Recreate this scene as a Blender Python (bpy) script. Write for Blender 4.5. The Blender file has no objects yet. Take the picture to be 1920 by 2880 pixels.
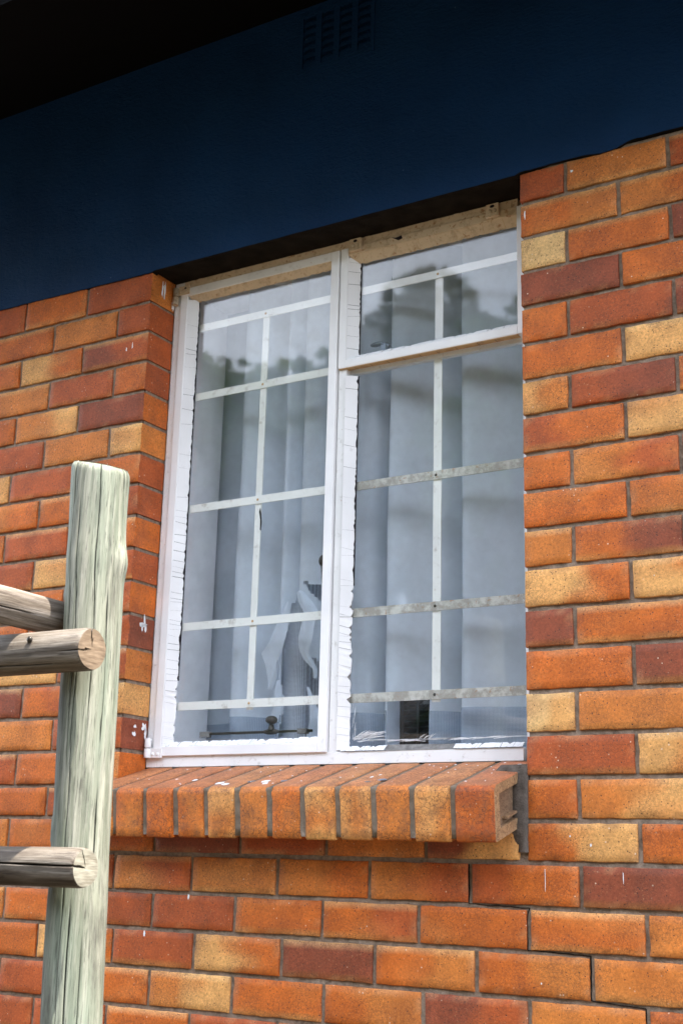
import bpy, bmesh, math, random
from mathutils import Vector, Matrix, noise
random.seed(7)
PI = math.pi
S = bpy.context.scene
COL = S.collection

# ------------------------------------------------------------------ camera
CAMP = Vector((1.05456, -2.46631, -1.52910))
cam = bpy.data.cameras.new('camera'); co = bpy.data.objects.new('camera', cam); COL.objects.link(co)
rx = Vector((0.856650676, 0.515289058, 0.025036090)); dn = Vector((-0.113305891, 0.235267934, -0.965303462)); fw = Vector((-0.503300501, 0.824091127, 0.259927721))
M3 = Matrix((rx, -dn, -fw)).transposed()
co.matrix_world = Matrix.Translation(CAMP) @ M3.to_4x4()
cam.sensor_fit = 'VERTICAL'; cam.sensor_height = 36.0; cam.sensor_width = 24.0
cam.lens = 3654.175 / 2880 * 36.0
cam.clip_start = 0.05; cam.clip_end = 500
cam.dof.use_dof = True; cam.dof.focus_distance = 2.85; cam.dof.aperture_fstop = 7.0
S.camera = co
# ------------------------------------------------------------------ light
SUN_EL, SUN_AZ = math.radians(71), math.radians(-4)     # azimuth measured from +x towards +y (behind the wall)
sd = Vector((math.cos(SUN_EL)*math.cos(SUN_AZ), math.cos(SUN_EL)*math.sin(SUN_AZ), math.sin(SUN_EL)))
W = bpy.data.worlds.new('World'); S.world = W; W.use_nodes = True
nt = W.node_tree; bg = nt.nodes['Background']
sky = nt.nodes.new('ShaderNodeTexSky'); sky.sky_type = 'NISHITA'; sky.sun_disc = False
sky.sun_elevation = SUN_EL; sky.sun_rotation = PI/2 - SUN_AZ
sky.dust_density = 3.0; sky.ozone_density = 0.6; sky.air_density = 1.0
# thin bright cloud over part of the sky
tc = nt.nodes.new('ShaderNodeTexCoord'); nz = nt.nodes.new('ShaderNodeTexNoise'); nz.inputs['Scale'].default_value = 2.2; nz.inputs['Detail'].default_value = 6
nt.links.new(tc.outputs['Generated'], nz.inputs['Vector'])
cr = nt.nodes.new('ShaderNodeValToRGB'); cr.color_ramp.elements[0].position = .30; cr.color_ramp.elements[1].position = .62
nt.links.new(nz.outputs['Fac'], cr.inputs['Fac'])
mx = nt.nodes.new('ShaderNodeMixRGB'); mx.inputs[2].default_value = (9.8, 10.8, 12.6, 1)
nt.links.new(cr.outputs['Color'], mx.inputs[0]); nt.links.new(sky.outputs['Color'], mx.inputs[1]); nt.links.new(mx.outputs[0], bg.inputs['Color'])
bg.inputs['Strength'].default_value = 0.065
sl = bpy.data.lights.new('sun', 'SUN'); sl.energy = 2.9; sl.angle = math.radians(.5); sl.color = (1, .95, .87)
so = bpy.data.objects.new('sun', sl); COL.objects.link(so)
so.rotation_mode = 'QUATERNION'; so.rotation_quaternion = sd.to_track_quat('Z', 'Y')
S.view_settings.view_transform = 'Standard'; S.view_settings.look = 'None'; S.view_settings.gamma = 1
S.view_settings.exposure = 2.92

# ------------------------------------------------------------------ helpers
def link(o, parent=None):
    COL.objects.link(o)
    if parent: o.parent = parent
    return o
def thing(name, label, cat, group=None, loc=(0, 0, 0)):
    o = bpy.data.objects.new(name, None); o.location = loc; o.empty_display_size = .1; COL.objects.link(o)
    o['label'] = label; o['category'] = cat
    if group: o['group'] = group
    return o
def tag(o, label, cat, group=None):
    o['label'] = label; o['category'] = cat
    if group: o['group'] = group
    return o
class MB:
    """collects vertices, faces, vertex colours and material slots for one mesh"""
    def __init__(s): s.v = []; s.f = []; s.c = []; s.m = []; s.sm = []
    def vert(s, p, c=(1, 1, 1)): s.v.append(tuple(p)); s.c.append(c); return len(s.v)-1
    def face(s, idx, m=0, smooth=False): s.f.append(tuple(idx)); s.m.append(m); s.sm.append(smooth)
    def poly(s, pts, c=(1, 1, 1), m=0): s.face([s.vert(p, c) for p in pts], m)
    def box(s, x0, x1, y0, y1, z0, z1, c=(1, 1, 1), m=0):
        i = [s.vert(p, c) for p in ((x0,y0,z0),(x1,y0,z0),(x1,y1,z0),(x0,y1,z0),(x0,y0,z1),(x1,y0,z1),(x1,y1,z1),(x0,y1,z1))]
        for f in ((0,1,5,4),(1,2,6,5),(2,3,7,6),(3,0,4,7),(4,5,6,7),(3,2,1,0)): s.face([i[k] for k in f], m)
    def cyl(s, a, b, r0, r1=None, n=16, c=(1, 1, 1), m=0, cap=True):
        a, b = Vector(a), Vector(b); r1 = r0 if r1 is None else r1
        d = (b-a).normalized(); u = d.orthogonal().normalized(); w = d.cross(u)
        A = []; B = []
        for k in range(n):
            t = 2*PI*k/n; e = u*math.cos(t)+w*math.sin(t)
            A.append(s.vert(a+e*r0, c)); B.append(s.vert(b+e*r1, c))
        for k in range(n): s.face([A[k], A[(k+1) % n], B[(k+1) % n], B[k]], m, True)
        if cap: s.face(A[::-1], m); s.face(B, m)
    def ball(s, ctr, rx_, ry_, rz_, n=14, c=(1, 1, 1), m=0):
        ctr = Vector(ctr); rows = []
        for j in range(n//2+1):
            ph = PI*j/(n//2); row = []
            for k in range(n):
                t = 2*PI*k/n
                row.append(s.vert(ctr+Vector((rx_*math.sin(ph)*math.cos(t), ry_*math.sin(ph)*math.sin(t), rz_*math.cos(ph))), c))
            rows.append(row)
        for j in range(n//2):
            for k in range(n): s.face([rows[j][k], rows[j+1][k], rows[j+1][(k+1) % n], rows[j][(k+1) % n]], m, True)
    def build(s, name, mats, parent=None, bevel=0, weld=False):
        me = bpy.data.meshes.new(name); me.from_pydata(s.v, [], s.f)
        if not isinstance(mats, (list, tuple)): mats = [mats]
        for m in mats: me.materials.append(m)
        me.polygons.foreach_set('material_index', s.m); me.polygons.foreach_set('use_smooth', s.sm)
        ca = me.color_attributes.new('col', 'FLOAT_COLOR', 'POINT')
        flat = []
        for c in s.c: flat += [c[0], c[1], c[2], 1.0]
        ca.data.foreach_set('color', flat)
        me.update(); me.validate()
        o = bpy.data.objects.new(name, me); link(o, parent)
        if weld:
            bm = bmesh.new(); bm.from_mesh(me); bmesh.ops.remove_doubles(bm, verts=bm.verts, dist=1e-5); bm.to_mesh(me); bm.free()
        if bevel:
            b = o.modifiers.new('bevel', 'BEVEL'); b.width = bevel; b.segments = 2; b.limit_method = 'ANGLE'
        return o

def newmat(name):
    m = bpy.data.materials.new(name); m.use_nodes = True
    t = m.node_tree; b = t.nodes['Principled BSDF']
    return m, t, b
def N(t, kind, **kw):
    n = t.nodes.new(kind)
    for k, v in kw.items():
        if k in n.inputs: n.inputs[k].default_value = v
        else: setattr(n, k, v)
    return n
def L(t, a, b): t.links.new(a, b)
def noise_n(t, vec, scale, detail=4, rough=.5, dist=0):
    n = N(t, 'ShaderNodeTexNoise', Scale=scale, Detail=detail, Roughness=rough, Distortion=dist); L(t, vec, n.inputs['Vector']); return n.outputs['Fac']
def ramp(t, src, p0, p1, c0=(0, 0, 0, 1), c1=(1, 1, 1, 1)):
    r = N(t, 'ShaderNodeValToRGB'); e = r.color_ramp.elements
    e[0].position = p0; e[1].position = p1; e[0].color = c0; e[1].color = c1
    L(t, src, r.inputs['Fac']); return r.outputs['Color']
def mixc(t, fac, a, b, mode='MIX'):
    m = N(t, 'ShaderNodeMixRGB', blend_type=mode)
    for i, s in ((0, fac), (1, a), (2, b)):
        if isinstance(s, (int, float)): m.inputs[i].default_value = s
        elif isinstance(s, tuple): m.inputs[i].default_value = s
        else: L(t, s, m.inputs[i])
    return m.outputs[0]
def mth(t, op, a, b=None, clamp=False):
    m = N(t, 'ShaderNodeMath', operation=op); m.use_clamp = clamp
    for i, s in ((0, a), (1, b)):
        if s is None: continue
        if isinstance(s, (int, float)): m.inputs[i].default_value = s
        else: L(t, s, m.inputs[i])
    return m.outputs[0]
def bump(t, b, h, strength=.3, dist=.002):
    n = N(t, 'ShaderNodeBump', Strength=strength, Distance=dist); L(t, h, n.inputs['Height']); L(t, n.outputs[0], b.inputs['Normal'])
def vec(t, sx=1, sy=1, sz=1):
    tc = N(t, 'ShaderNodeTexCoord'); m = N(t, 'ShaderNodeMapping'); m.inputs['Scale'].default_value = (sx, sy, sz)
    L(t, tc.outputs['Object'], m.inputs[0]); return m.outputs[0]

# ------------------------------------------------------------------ materials
def brick_mat(name, craze=.45, dirt=0.0, cs=150.0, cw=.12):
    m, t, b = newmat(name); v = vec(t)
    at = N(t, 'ShaderNodeVertexColor', layer_name='col')
    big = noise_n(t, v, 16, 3, .6); c = mixc(t, .55, at.outputs[0], ramp(t, big, .3, .7, (.62, .60, .60, 1), (1.25, 1.25, 1.3, 1)), 'MULTIPLY')
    fine = noise_n(t, v, 170, 3, .7); c = mixc(t, .8, c, ramp(t, fine, .3, .7, (.70, .67, .64, 1), (1.25, 1.28, 1.3, 1)), 'MULTIPLY')
    fs = ramp(t, noise_n(t, v, 330, 2, .6), .60, .68); c = mixc(t, mth(t, 'MULTIPLY', fs, .42), c, (.07, .028, .018, 1))
    fp = ramp(t, noise_n(t, vec(t, 1, 1.3, 1), 240, 2, .6), .66, .72); c = mixc(t, mth(t, 'MULTIPLY', fp, .3), c, (.75, .42, .2, 1))
    # iron spots
    vo = N(t, 'ShaderNodeTexVoronoi', Scale=120.0); L(t, v, vo.inputs['Vector'])
    sp = ramp(t, vo.outputs['Distance'], .10, .2, (1, 1, 1, 1), (0, 0, 0, 1))
    msk = ramp(t, noise_n(t, v, 60, 2), .44, .50); c = mixc(t, mth(t, 'MULTIPLY', sp, msk), c, (.05, .022, .016, 1))
    # pale grit
    vo2 = N(t, 'ShaderNodeTexVoronoi', Scale=75.0); L(t, v, vo2.inputs['Vector'])
    sp2 = ramp(t, vo2.outputs['Distance'], .06, .14, (1, 1, 1, 1), (0, 0, 0, 1))
    msk2 = ramp(t, noise_n(t, v, 23, 2), .55, .62); c = mixc(t, mth(t, 'MULTIPLY', sp2, msk2), c, (.75, .6, .45, 1))
    # crazing
    dv = N(t, 'ShaderNodeMixRGB', blend_type='ADD'); dv.inputs[0].default_value = .02; L(t, v, dv.inputs[1])
    nn = N(t, 'ShaderNodeTexNoise', Scale=60.0); L(t, v, nn.inputs['Vector']); L(t, nn.outputs['Color'], dv.inputs[2])
    ve = N(t, 'ShaderNodeTexVoronoi', feature='DISTANCE_TO_EDGE', Scale=cs); L(t, dv.outputs[0], ve.inputs['Vector'])
    ck = ramp(t, ve.outputs['Distance'], .02, cw, (1, 1, 1, 1), (0, 0, 0, 1))
    mk = ramp(t, noise_n(t, v, 9, 3), .48-.2*craze, .62-.2*craze); ckm = mth(t, 'MULTIPLY', ck, mth(t, 'MULTIPLY', mk, craze))
    c = mixc(t, ckm, c, (.07, .03, .018, 1))
    ws = ramp(t, noise_n(t, vec(t, 1, 1, .18), 13, 5, .6), .50, .72); c = mixc(t, mth(t, 'MULTIPLY', ws, .09), c, (.16, .09, .06, 1))
    if dirt:
        d = ramp(t, noise_n(t, v, 34, 6, .75), .45, .66); c = mixc(t, mth(t, 'MULTIPLY', d, dirt), c, (.13, .07, .045, 1))
    L(t, c, b.inputs['Base Color']); b.inputs['Roughness'].default_value = .62; b.inputs['Specular IOR Level'].default_value = .35
    h = mth(t, 'SUBTRACT', mth(t, 'ADD', fine, mth(t, 'MULTIPLY', big, .8)), mth(t, 'ADD', mth(t, 'MULTIPLY', ckm, .9), sp))
    bump(t, b, h, .35, .0012); return m
M = {}
M['brick'] = brick_mat('face_brick', .38)
M['sillbrick'] = brick_mat('sill_brick', .60, .45, 95.0, .06)
def simple(name, col, rough=.6, nscale=30, namp=.25, bumps=.3, bscale=200, metal=0, dist=.001):
    m, t, b = newmat(name); v = vec(t)
    n = noise_n(t, v, nscale, 5, .65); k = namp
    c = mixc(t, 1, tuple(col)+(1,), ramp(t, n, .25, .75, (1-k, 1-k, 1-k, 1), (1+k, 1+k, 1+k, 1)), 'MULTIPLY')
    L(t, c, b.inputs['Base Color']); b.inputs['Roughness'].default_value = rough; b.inputs['Metallic'].default_value = metal
    if rough >= .8: b.inputs['Specular IOR Level'].default_value = .08
    bump(t, b, noise_n(t, v, bscale, 4, .7), bumps, dist); return m
M['mortar'] = simple('mortar', (.265, .200, .150), .95, 70, .5, 1.0, 300, dist=.003)
M['sillmortar'] = simple('sill_mortar', (.20, .155, .115), .95, 45, .4, .8, 260, dist=.002)
M['crack'] = simple('crack_dark', (.012, .01, .01), 1, 30, .1)
# navy paint on plaster
m, t, b = newmat('navy_plaster_paint'); v = vec(t); v2 = vec(t, 1, 1, 2.2)
n = noise_n(t, v, 3, 5); c = mixc(t, 1, (.0050, .0300, .094, 1), ramp(t, n, .3, .7, (.72, .78, .80, 1), (1.25, 1.2, 1.18, 1)), 'MULTIPLY')
vo = N(t, 'ShaderNodeTexVoronoi', Scale=14.0); L(t, v, vo.inputs['Vector'])
sp = ramp(t, vo.outputs['Distance'], .018, .03, (1, 1, 1, 1), (0, 0, 0, 1)); c = mixc(t, mth(t, 'MULTIPLY', sp, .35), c, (.2, .3, .4, 1))
L(t, c, b.inputs['Base Color']); b.inputs['Roughness'].default_value = .6; b.inputs['Specular IOR Level'].default_value = .12
bump(t, b, mth(t, 'ADD', noise_n(t, v2, 95, 4, .6), mth(t, 'MULTIPLY', noise_n(t, v, 9, 3), 2.0)), 1.0, .003); M['navy'] = m
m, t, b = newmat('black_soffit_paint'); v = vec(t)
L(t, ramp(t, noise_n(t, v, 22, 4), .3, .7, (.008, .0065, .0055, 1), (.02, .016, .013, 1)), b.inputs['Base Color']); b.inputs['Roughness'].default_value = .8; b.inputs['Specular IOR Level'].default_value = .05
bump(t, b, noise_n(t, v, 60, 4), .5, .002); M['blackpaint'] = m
def paint(name, base, grime, gpos=.62, rust=.66, rough=.38, warm=(.35, .16, .06, 1)):
    m, t, b = newmat(name); v = vec(t)
    c = mixc(t, 1, tuple(base)+(1,), ramp(t, noise_n(t, v, 7, 4), .3, .7, (.90, .90, .90, 1), (1.05, 1.05, 1.05, 1)), 'MULTIPLY')
    g = ramp(t, noise_n(t, v, 38, 6, .75), gpos, gpos+.14); c = mixc(t, mth(t, 'MULTIPLY', g, .6), c, tuple(grime)+(1,))
    r = ramp(t, noise_n(t, v, 85, 5, .7, .4), rust, rust+.06); c = mixc(t, mth(t, 'MULTIPLY', r, .8), c, warm)
    L(t, c, b.inputs['Base Color']); b.inputs['Roughness'].default_value = rough; b.inputs['Specular IOR Level'].default_value = .4
    bump(t, b, mth(t, 'ADD', noise_n(t, v, 120, 4, .7), mth(t, 'MULTIPLY', noise_n(t, v, 20, 3), 2)), .18, .0012); return m
M['white'] = paint('white_gloss_paint', (.88, .87, .87), (.5, .47, .42), .66, .74)
M['whiteold'] = paint('white_paint_rusting', (.85, .84, .83), (.45, .42, .38), .56, .66)
M['cream'] = paint('yellowed_paint', (.66, .52, .36), (.36, .25, .15), .50, .58, .6)
M['amber'] = paint('amber_stain_bounce_paint', (.56, .36, .17), (.3, .17, .08), .50, .66, .6)  # warm bounce painted into the vent underside; also colours rivets and putty beds
M['putty'] = paint('putty_paint', (.83, .82, .82), (.55, .53, .52), .60, .76, .6)
M['bar'] = paint('bar_paint', (.85, .85, .81), (.38, .33, .27), .56, .66, .5)
M['bardirty'] = paint('dirty_bar_paint', (.62, .61, .56), (.20, .17, .13), .42, .60, .6)
M['oldputty'] = simple('bare_putty', (.20, .19, .18), .95, 60, .5, .9, 300)
M['darkgap'] = simple('dark_gap', (.02, .017, .02), .9)
M['iron'] = simple('dark_brass', (.045, .038, .030), .38, 60, .4, .3, 200, .6)
M['steelgrey'] = simple('grey_steel', (.22, .25, .30), .4, 60, .3, .2, 200, .4)
# glass
m, t, b = newmat('window_glass'); t.nodes.remove(b)
out = t.nodes['Material Output']; v = vec(t)
tr = N(t, 'ShaderNodeBsdfTransparent'); tr.inputs[0].default_value = (.985, .99, .99, 1)
gl = N(t, 'ShaderNodeBsdfGlossy', Roughness=.03); gl.inputs[0].default_value = (1, 1, 1, 1)
bm_ = N(t, 'ShaderNodeBump', Strength=.05, Distance=.004); L(t, noise_n(t, v, 5, 2), bm_.inputs['Height']); L(t, bm_.outputs[0], gl.inputs['Normal'])
lw = N(t, 'ShaderNodeLayerWeight', Blend=.5)
f5 = mth(t, 'POWER', lw.outputs['Facing'], 4.0); fr = mth(t, 'ADD', mth(t, 'MULTIPLY', f5, .8), .034)
ms = N(t, 'ShaderNodeMixShader'); L(t, fr, ms.inputs[0]); L(t, tr.outputs[0], ms.inputs[1]); L(t, gl.outputs[0], ms.inputs[2])
# dust film
df = N(t, 'ShaderNodeBsdfDiffuse'); df.inputs[0].default_value = (.6, .62, .64, 1)
sp = ramp(t, noise_n(t, v, 14, 6, .7), .42, .8, (.003, .003, .003, 1), (.05, .05, .05, 1))
ms2 = N(t, 'ShaderNodeMixShader'); L(t, sp, ms2.inputs[0]); L(t, ms.outputs[0], ms2.inputs[1]); L(t, df.outputs[0], ms2.inputs[2])
L(t, ms2.outputs[0], out.inputs['Surface']); M['glass'] = m
# net curtain
def cloth(name, col, alpha, wscale=900, weave=.25, transl=.35):
    m, t, b = newmat(name); t.nodes.remove(b); out = t.nodes['Material Output']
    tcn = N(t, 'ShaderNodeTexCoord')
    w1 = N(t, 'ShaderNodeTexWave', Scale=wscale, Distortion=1.5, Detail=3.0); w1.bands_direction = 'Z'; L(t, tcn.outputs['Object'], w1.inputs[0]); w1.inputs['Detail Scale'].default_value = 1.5
    w2 = N(t, 'ShaderNodeTexWave', Scale=wscale, Distortion=1.5, Detail=3.0); w2.bands_direction = 'X'; L(t, tcn.outputs['Object'], w2.inputs[0]); w2.inputs['Detail Scale'].default_value = 1.5
    wv = mth(t, 'MULTIPLY', mth(t, 'ADD', w1.outputs['Fac'], w2.outputs['Fac']), .5)
    n = noise_n(t, tcn.outputs['Object'], 40, 4, .6)
    c = mixc(t, weave, tuple(col)+(1,), ramp(t, wv, .2, .8, (.35, .35, .4, 1), (1.2, 1.2, 1.2, 1)), 'MULTIPLY')
    c = mixc(t, .25, c, ramp(t, n, .3, .7, (.8, .8, .8, 1), (1.1, 1.1, 1.1, 1)), 'MULTIPLY')
    d = N(t, 'ShaderNodeBsdfDiffuse'); L(t, c, d.inputs[0]); tl = N(t, 'ShaderNodeBsdfTranslucent'); L(t, c, tl.inputs[0])
    a = N(t, 'ShaderNodeMixShader'); a.inputs[0].default_value = transl; L(t, d.outputs[0], a.inputs[1]); L(t, tl.outputs[0], a.inputs[2])
    tp = N(t, 'ShaderNodeBsdfTransparent')
    q = N(t, 'ShaderNodeMixShader'); q.inputs[0].default_value = alpha; L(t, tp.outputs[0], q.inputs[1]); L(t, a.outputs[0], q.inputs[2])
    L(t, q.outputs[0], out.inputs['Surface']); return m
M['net'] = cloth('net_curtain', (.80, .87, .95), .90, 150, .06)
M['hem'] = cloth('net_hem', (.52, .60, .70), .6, 110, .6)
M['lining'] = cloth('woven_lining', (.74, .79, .86), 1.0, 100, .75, .3)
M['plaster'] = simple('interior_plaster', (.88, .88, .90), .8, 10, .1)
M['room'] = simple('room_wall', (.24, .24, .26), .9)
M['louvre'] = simple('black_louvre', (.012, .016, .018), .4, 40, .2, .1)
# treated pole wood: grain runs along the given local axis
def wood(name, axis, c_lo, c_mid, c_hi, stain, hi_sp=.3, stainpos=.55, green=None):
    m, t, b = newmat(name)
    sc = [1, 1, 1]; sc['xyz'.index(axis)] = .045
    v = vec(t, *sc); vv = vec(t); sc2 = [1, 1, 1]; sc2['xyz'.index(axis)] = .15; v3 = vec(t, *sc2)
    g = noise_n(t, v, 120, 6, .65, .3); g2 = noise_n(t, v, 38, 5, .6, .5)
    c = mixc(t, ramp(t, g2, .35, .65), tuple(c_lo)+(1,), tuple(c_mid)+(1,))
    c = mixc(t, ramp(t, g, .45, .72), c, tuple(c_hi)+(1,))
    if green: c = mixc(t, mth(t, 'MULTIPLY', ramp(t, noise_n(t, v3, 11, 4), .46, .66), .6), c, tuple(green)+(1,))
    st = ramp(t, noise_n(t, v3, 13, 6, .7, .4), stainpos, stainpos+.14); c = mixc(t, mth(t, 'MULTIPLY', st, .8), c, tuple(stain)+(1,))
    fine = ramp(t, noise_n(t, v, 420, 3, .6), .56, .64); c = mixc(t, mth(t, 'MULTIPLY', fine, .55), c, tuple(x*.4 for x in stain)+(1,))
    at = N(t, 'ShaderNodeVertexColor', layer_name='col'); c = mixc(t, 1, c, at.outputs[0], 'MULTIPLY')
    L(t, c, b.inputs['Base Color']); b.inputs['Roughness'].default_value = .7; b.inputs['Specular IOR Level'].default_value = hi_sp
    bump(t, b, mth(t, 'ADD', g, mth(t, 'MULTIPLY', g2, 1.5)), .6, .0025); return m
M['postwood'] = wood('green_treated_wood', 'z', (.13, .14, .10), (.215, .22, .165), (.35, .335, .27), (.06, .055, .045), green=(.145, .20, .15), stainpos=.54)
M['railwood_x'] = wood('grey_brown_wood_x', 'x', (.065, .050, .036), (.13, .105, .080), (.25, .22, .185), (.035, .022, .014), stainpos=.5)
M['railwood_y'] = wood('grey_brown_wood_y', 'y', (.09, .07, .05), (.17, .14, .11), (.30, .26, .22), (.035, .022, .014), stainpos=.5)
m, t, b = newmat('end_grain'); v = vec(t); at = N(t, 'ShaderNodeVertexColor', layer_name='col')
wv = noise_n(t, vec(t, 3, .6, 3), 60, 4); c = mixc(t, 1, at.outputs[0], ramp(t, wv, .3, .7, (.6, .55, .5, 1), (1.2, 1.2, 1.2, 1)), 'MULTIPLY')
L(t, c, b.inputs['Base Color']); b.inputs['Roughness'].default_value = .85; bump(t, b, wv, .5, .002); M['endgrain'] = m
M['soil'] = simple('ground_soil', (.045, .036, .024), .95, 1.5, .4, .6, 30, dist=.02)
M['roofboard'] = simple('dark_eave_board', (.0015, .0015, .0018), .95, 8, .4)
M['tile'] = simple('clay_tile', (.42, .16, .08), .8, 12, .35, .5, 90)
M['bark'] = simple('bark', (.10, .075, .055), .95, 6, .4, .8, 20, dist=.02)

# ------------------------------------------------------------------ brick colours (linear albedo)
BC = {'D': (.275, .064, .025), 'R': (.455, .094, .019), 'O': (.585, .138, .016), 'T': (.620, .195, .034), 'Y': (.750, .375, .115), 'P': (.800, .500, .200)}
def lerp(a, b, k): return tuple(a[i]+(b[i]-a[i])*k for i in range(3))
def sm(x): x = max(0, min(1, x)); return x*x*(3-2*x)

def brick(mb, x0, x1, z0, z1, code, ydeep=.03, left_ret=False, right_ret=False, ret_code=None, yoff=None, paint_top=False):
    """one brick with a gridded, slightly uneven face; code = one letter, or 'YO' = fades left to right"""
    seed = random.random()*100
    ca = BC[code[0]]; cb = BC[code[-1]]
    jit = random.uniform(.93, 1.06); pale = random.choice((0, 0, .5, .9)); palet = random.choice((0, 0, 0, .5)); darkr = random.choice((0, 0, .5))
    yo = random.uniform(-.0012, .0012) if yoff is None else yoff
    tx = random.uniform(-.0012, .0012); tz = random.uniform(-.001, .001)
    nx = max(3, int((x1-x0)/.018)); nz_ = 5
    def colour(u, w, X, Z):
        n = noise.noise(Vector((X*14, seed, Z*22)))
        k = sm((u + n*.35 - .32)/.36) if len(code) > 1 else 0
        c = lerp(ca, cb, k)
        n2 = noise.noise(Vector((X*9+7, seed+3, Z*16)))
        c = lerp(c, BC['O'] if code[0] in 'TY' else BC['D'], max(0, n2)*.45)
        c = lerp(c, BC['Y'], max(0, -n2-.15)*.35 if code[0] in 'OT' else 0)
        if pale: c = lerp(c, BC['Y'], pale*sm(1-w/.17)*.8*(0.6+.8*n))
        if palet: c = lerp(c, BC['P'], palet*sm((w-.88)/.12))
        return tuple(max(0.004, q*jit) for q in c)
    gx = [0] + [.0019/(x1-x0)] + [.0019/(x1-x0)+(1-.0038/(x1-x0))*i/nx for i in range(1, nx)] + [1-.0019/(x1-x0)] + [1]
    hz = z1-z0
    gz = [0, .0019/hz] + [.0019/hz+(1-.0038/hz)*i/nz_ for i in range(1, nz_)] + [1-.0019/hz, 1]
    idx = []
    for j, w in enumerate(gz):
        row = []
        for i, u in enumerate(gx):
            X = x0+(x1-x0)*u; Z = z0+(z1-z0)*w
            rim = (i in (0, len(gx)-1)) or (j in (0, len(gz)-1))
            y = yo + tx*(u-.5)*2 + tz*(w-.5)*2 + (.0019 if rim else 0)
            jx = noise.noise(Vector((X*45, Z*45, seed)))*.0016; jz = noise.noise(Vector((X*45, Z*45, seed+20)))*.0018
            ch = noise.noise(Vector((X*70, Z*70, seed+40)))
            if rim or i in (1, len(gx)-2) or j in (1, len(gz)-2):
                y += max(0, ch-.22)*.008
            X2, Z2 = X+jx, Z+jz
            if left_ret and i == 0: X2 = x0
            cc = colour(u, w, X, Z)
            if rim or i in (1, len(gx)-2) or j in (1, len(gz)-2):
                e = noise.noise(Vector((X*38+5, Z*38, seed+60)))
                if e > .12: cc = lerp(cc, (.50, .28, .13), min(.35, (e-.12)*1.4))
                elif e < -.2: cc = lerp(cc, (.12, .04, .015), min(.35, (-.2-e)*1.4))
            row.append(mb.vert((X2, y, Z2), cc))
        idx.append(row)
    for j in range(len(gz)-1):
        for i in range(len(gx)-1):
            mb.face((idx[j][i], idx[j][i+1], idx[j+1][i+1], idx[j+1][i]), 0, True)
    # sides
    ring = [idx[0][i] for i in range(len(gx))] + [idx[j][-1] for j in range(1, len(gz))] + [idx[-1][i] for i in range(len(gx)-2, -1, -1)] + [idx[j][0] for j in range(len(gz)-2, 0, -1)]
    back = []
    for k in ring:
        p = mb.v[k]; back.append(mb.vert((p[0], ydeep, p[2]), mb.c[k]))
    if ret_code:                                   # jamb face carries its own firing colour
        n = len(ring)
        rc = BC[ret_code[0]]
        for k in range(n):
            a, c_, bb, d = ring[k], ring[(k+1) % n], back[(k+1) % n], back[k]
            onret = (abs(mb.v[a][0]-x1) < .004 and abs(mb.v[c_][0]-x1) < .004) if right_ret else (abs(mb.v[a][0]-x0) < .004 and abs(mb.v[c_][0]-x0) < .004)
            if onret:
                st = 6
                for q in range(st):
                    ps = []
                    for (e, fr_) in ((a, q/st), (c_, q/st), (c_, (q+1)/st), (a, (q+1)/st)):
                        p = mb.v[e]; y = p[1]+(ydeep-p[1])*fr_
                        n3 = noise.noise(Vector((y*25, seed+9, p[2]*25)))
                        cc = lerp(rc, BC['O' if ret_code[0] in 'YT' else 'D'], max(0, n3)*.7)
                        ps.append(mb.vert((p[0]+(noise.noise(Vector((y*40, p[2]*40, seed)))*.0012), y, p[2]), tuple(z*jit for z in cc)))
                    mb.face(ps[::-1], 0)
            else: mb.face((c_, a, d, bb), 0)
    else:
        n = len(ring)
        for k in range(n): mb.face((ring[(k+1) % n], ring[k], back[k], back[(k+1) % n]), 0)

# measured bed-joint centres (z) of each course boundary on the right jamb / below the window
ZR = [-0.0035, -.0832, -.1688, -.2522, -.3372, -.4245, -.5095, -.5916, -.6775, -.7607, -.8434, -.9276, -1.0138, -1.0979, -1.1848, -1.2702, -1.3561, -1.4407, -1.5216, -1.6065, -1.6893, -1.7744]
ZR += [ZR[-1]-.0846*k for k in range(1, 5)]
ZL = [-(k+.12)*.08457+(.012 if k == 0 else 0) for k in range(17)] + ZR[17:]
OPX = -1.067
house = thing('brick_house', 'orange face brick house wall with navy painted band above a white steel window', 'house')
bw = MB()
G = .0048
# right of the opening: colour codes from the jamb outwards
RIGHT = ['R T R O', 'OT TO O', 'P O D', 'D O T', 'O R D', 'O Y O', 'YT RD O', 'RO Y O', 'O TR R', 'O OT O', 'T OD O', 'YO YO O', 'D O T', 'O D O', 'PY T O', 'R YT O', 'O TY O', 'OY O T']
for c, row in enumerate(RIGHT):
    z1, z0 = ZR[c]-G, ZR[c+1]+G
    x = 0.0
    for i, code in enumerate(row.split()):
        w = (.103 if c % 2 == 0 else .223) if i == 0 else .222
        brick(bw, x, x+w, z0, z1, code, ydeep=.103 if i == 0 else .03, left_ret=(i == 0), ret_code='R' if i == 0 else None)
        x += w+.0095
    while x < 1.1:
        brick(bw, x, x+.222, z0, z1, random.choice(['O', 'R', 'T', 'YO', 'D', 'O'])); x += .232
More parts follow.
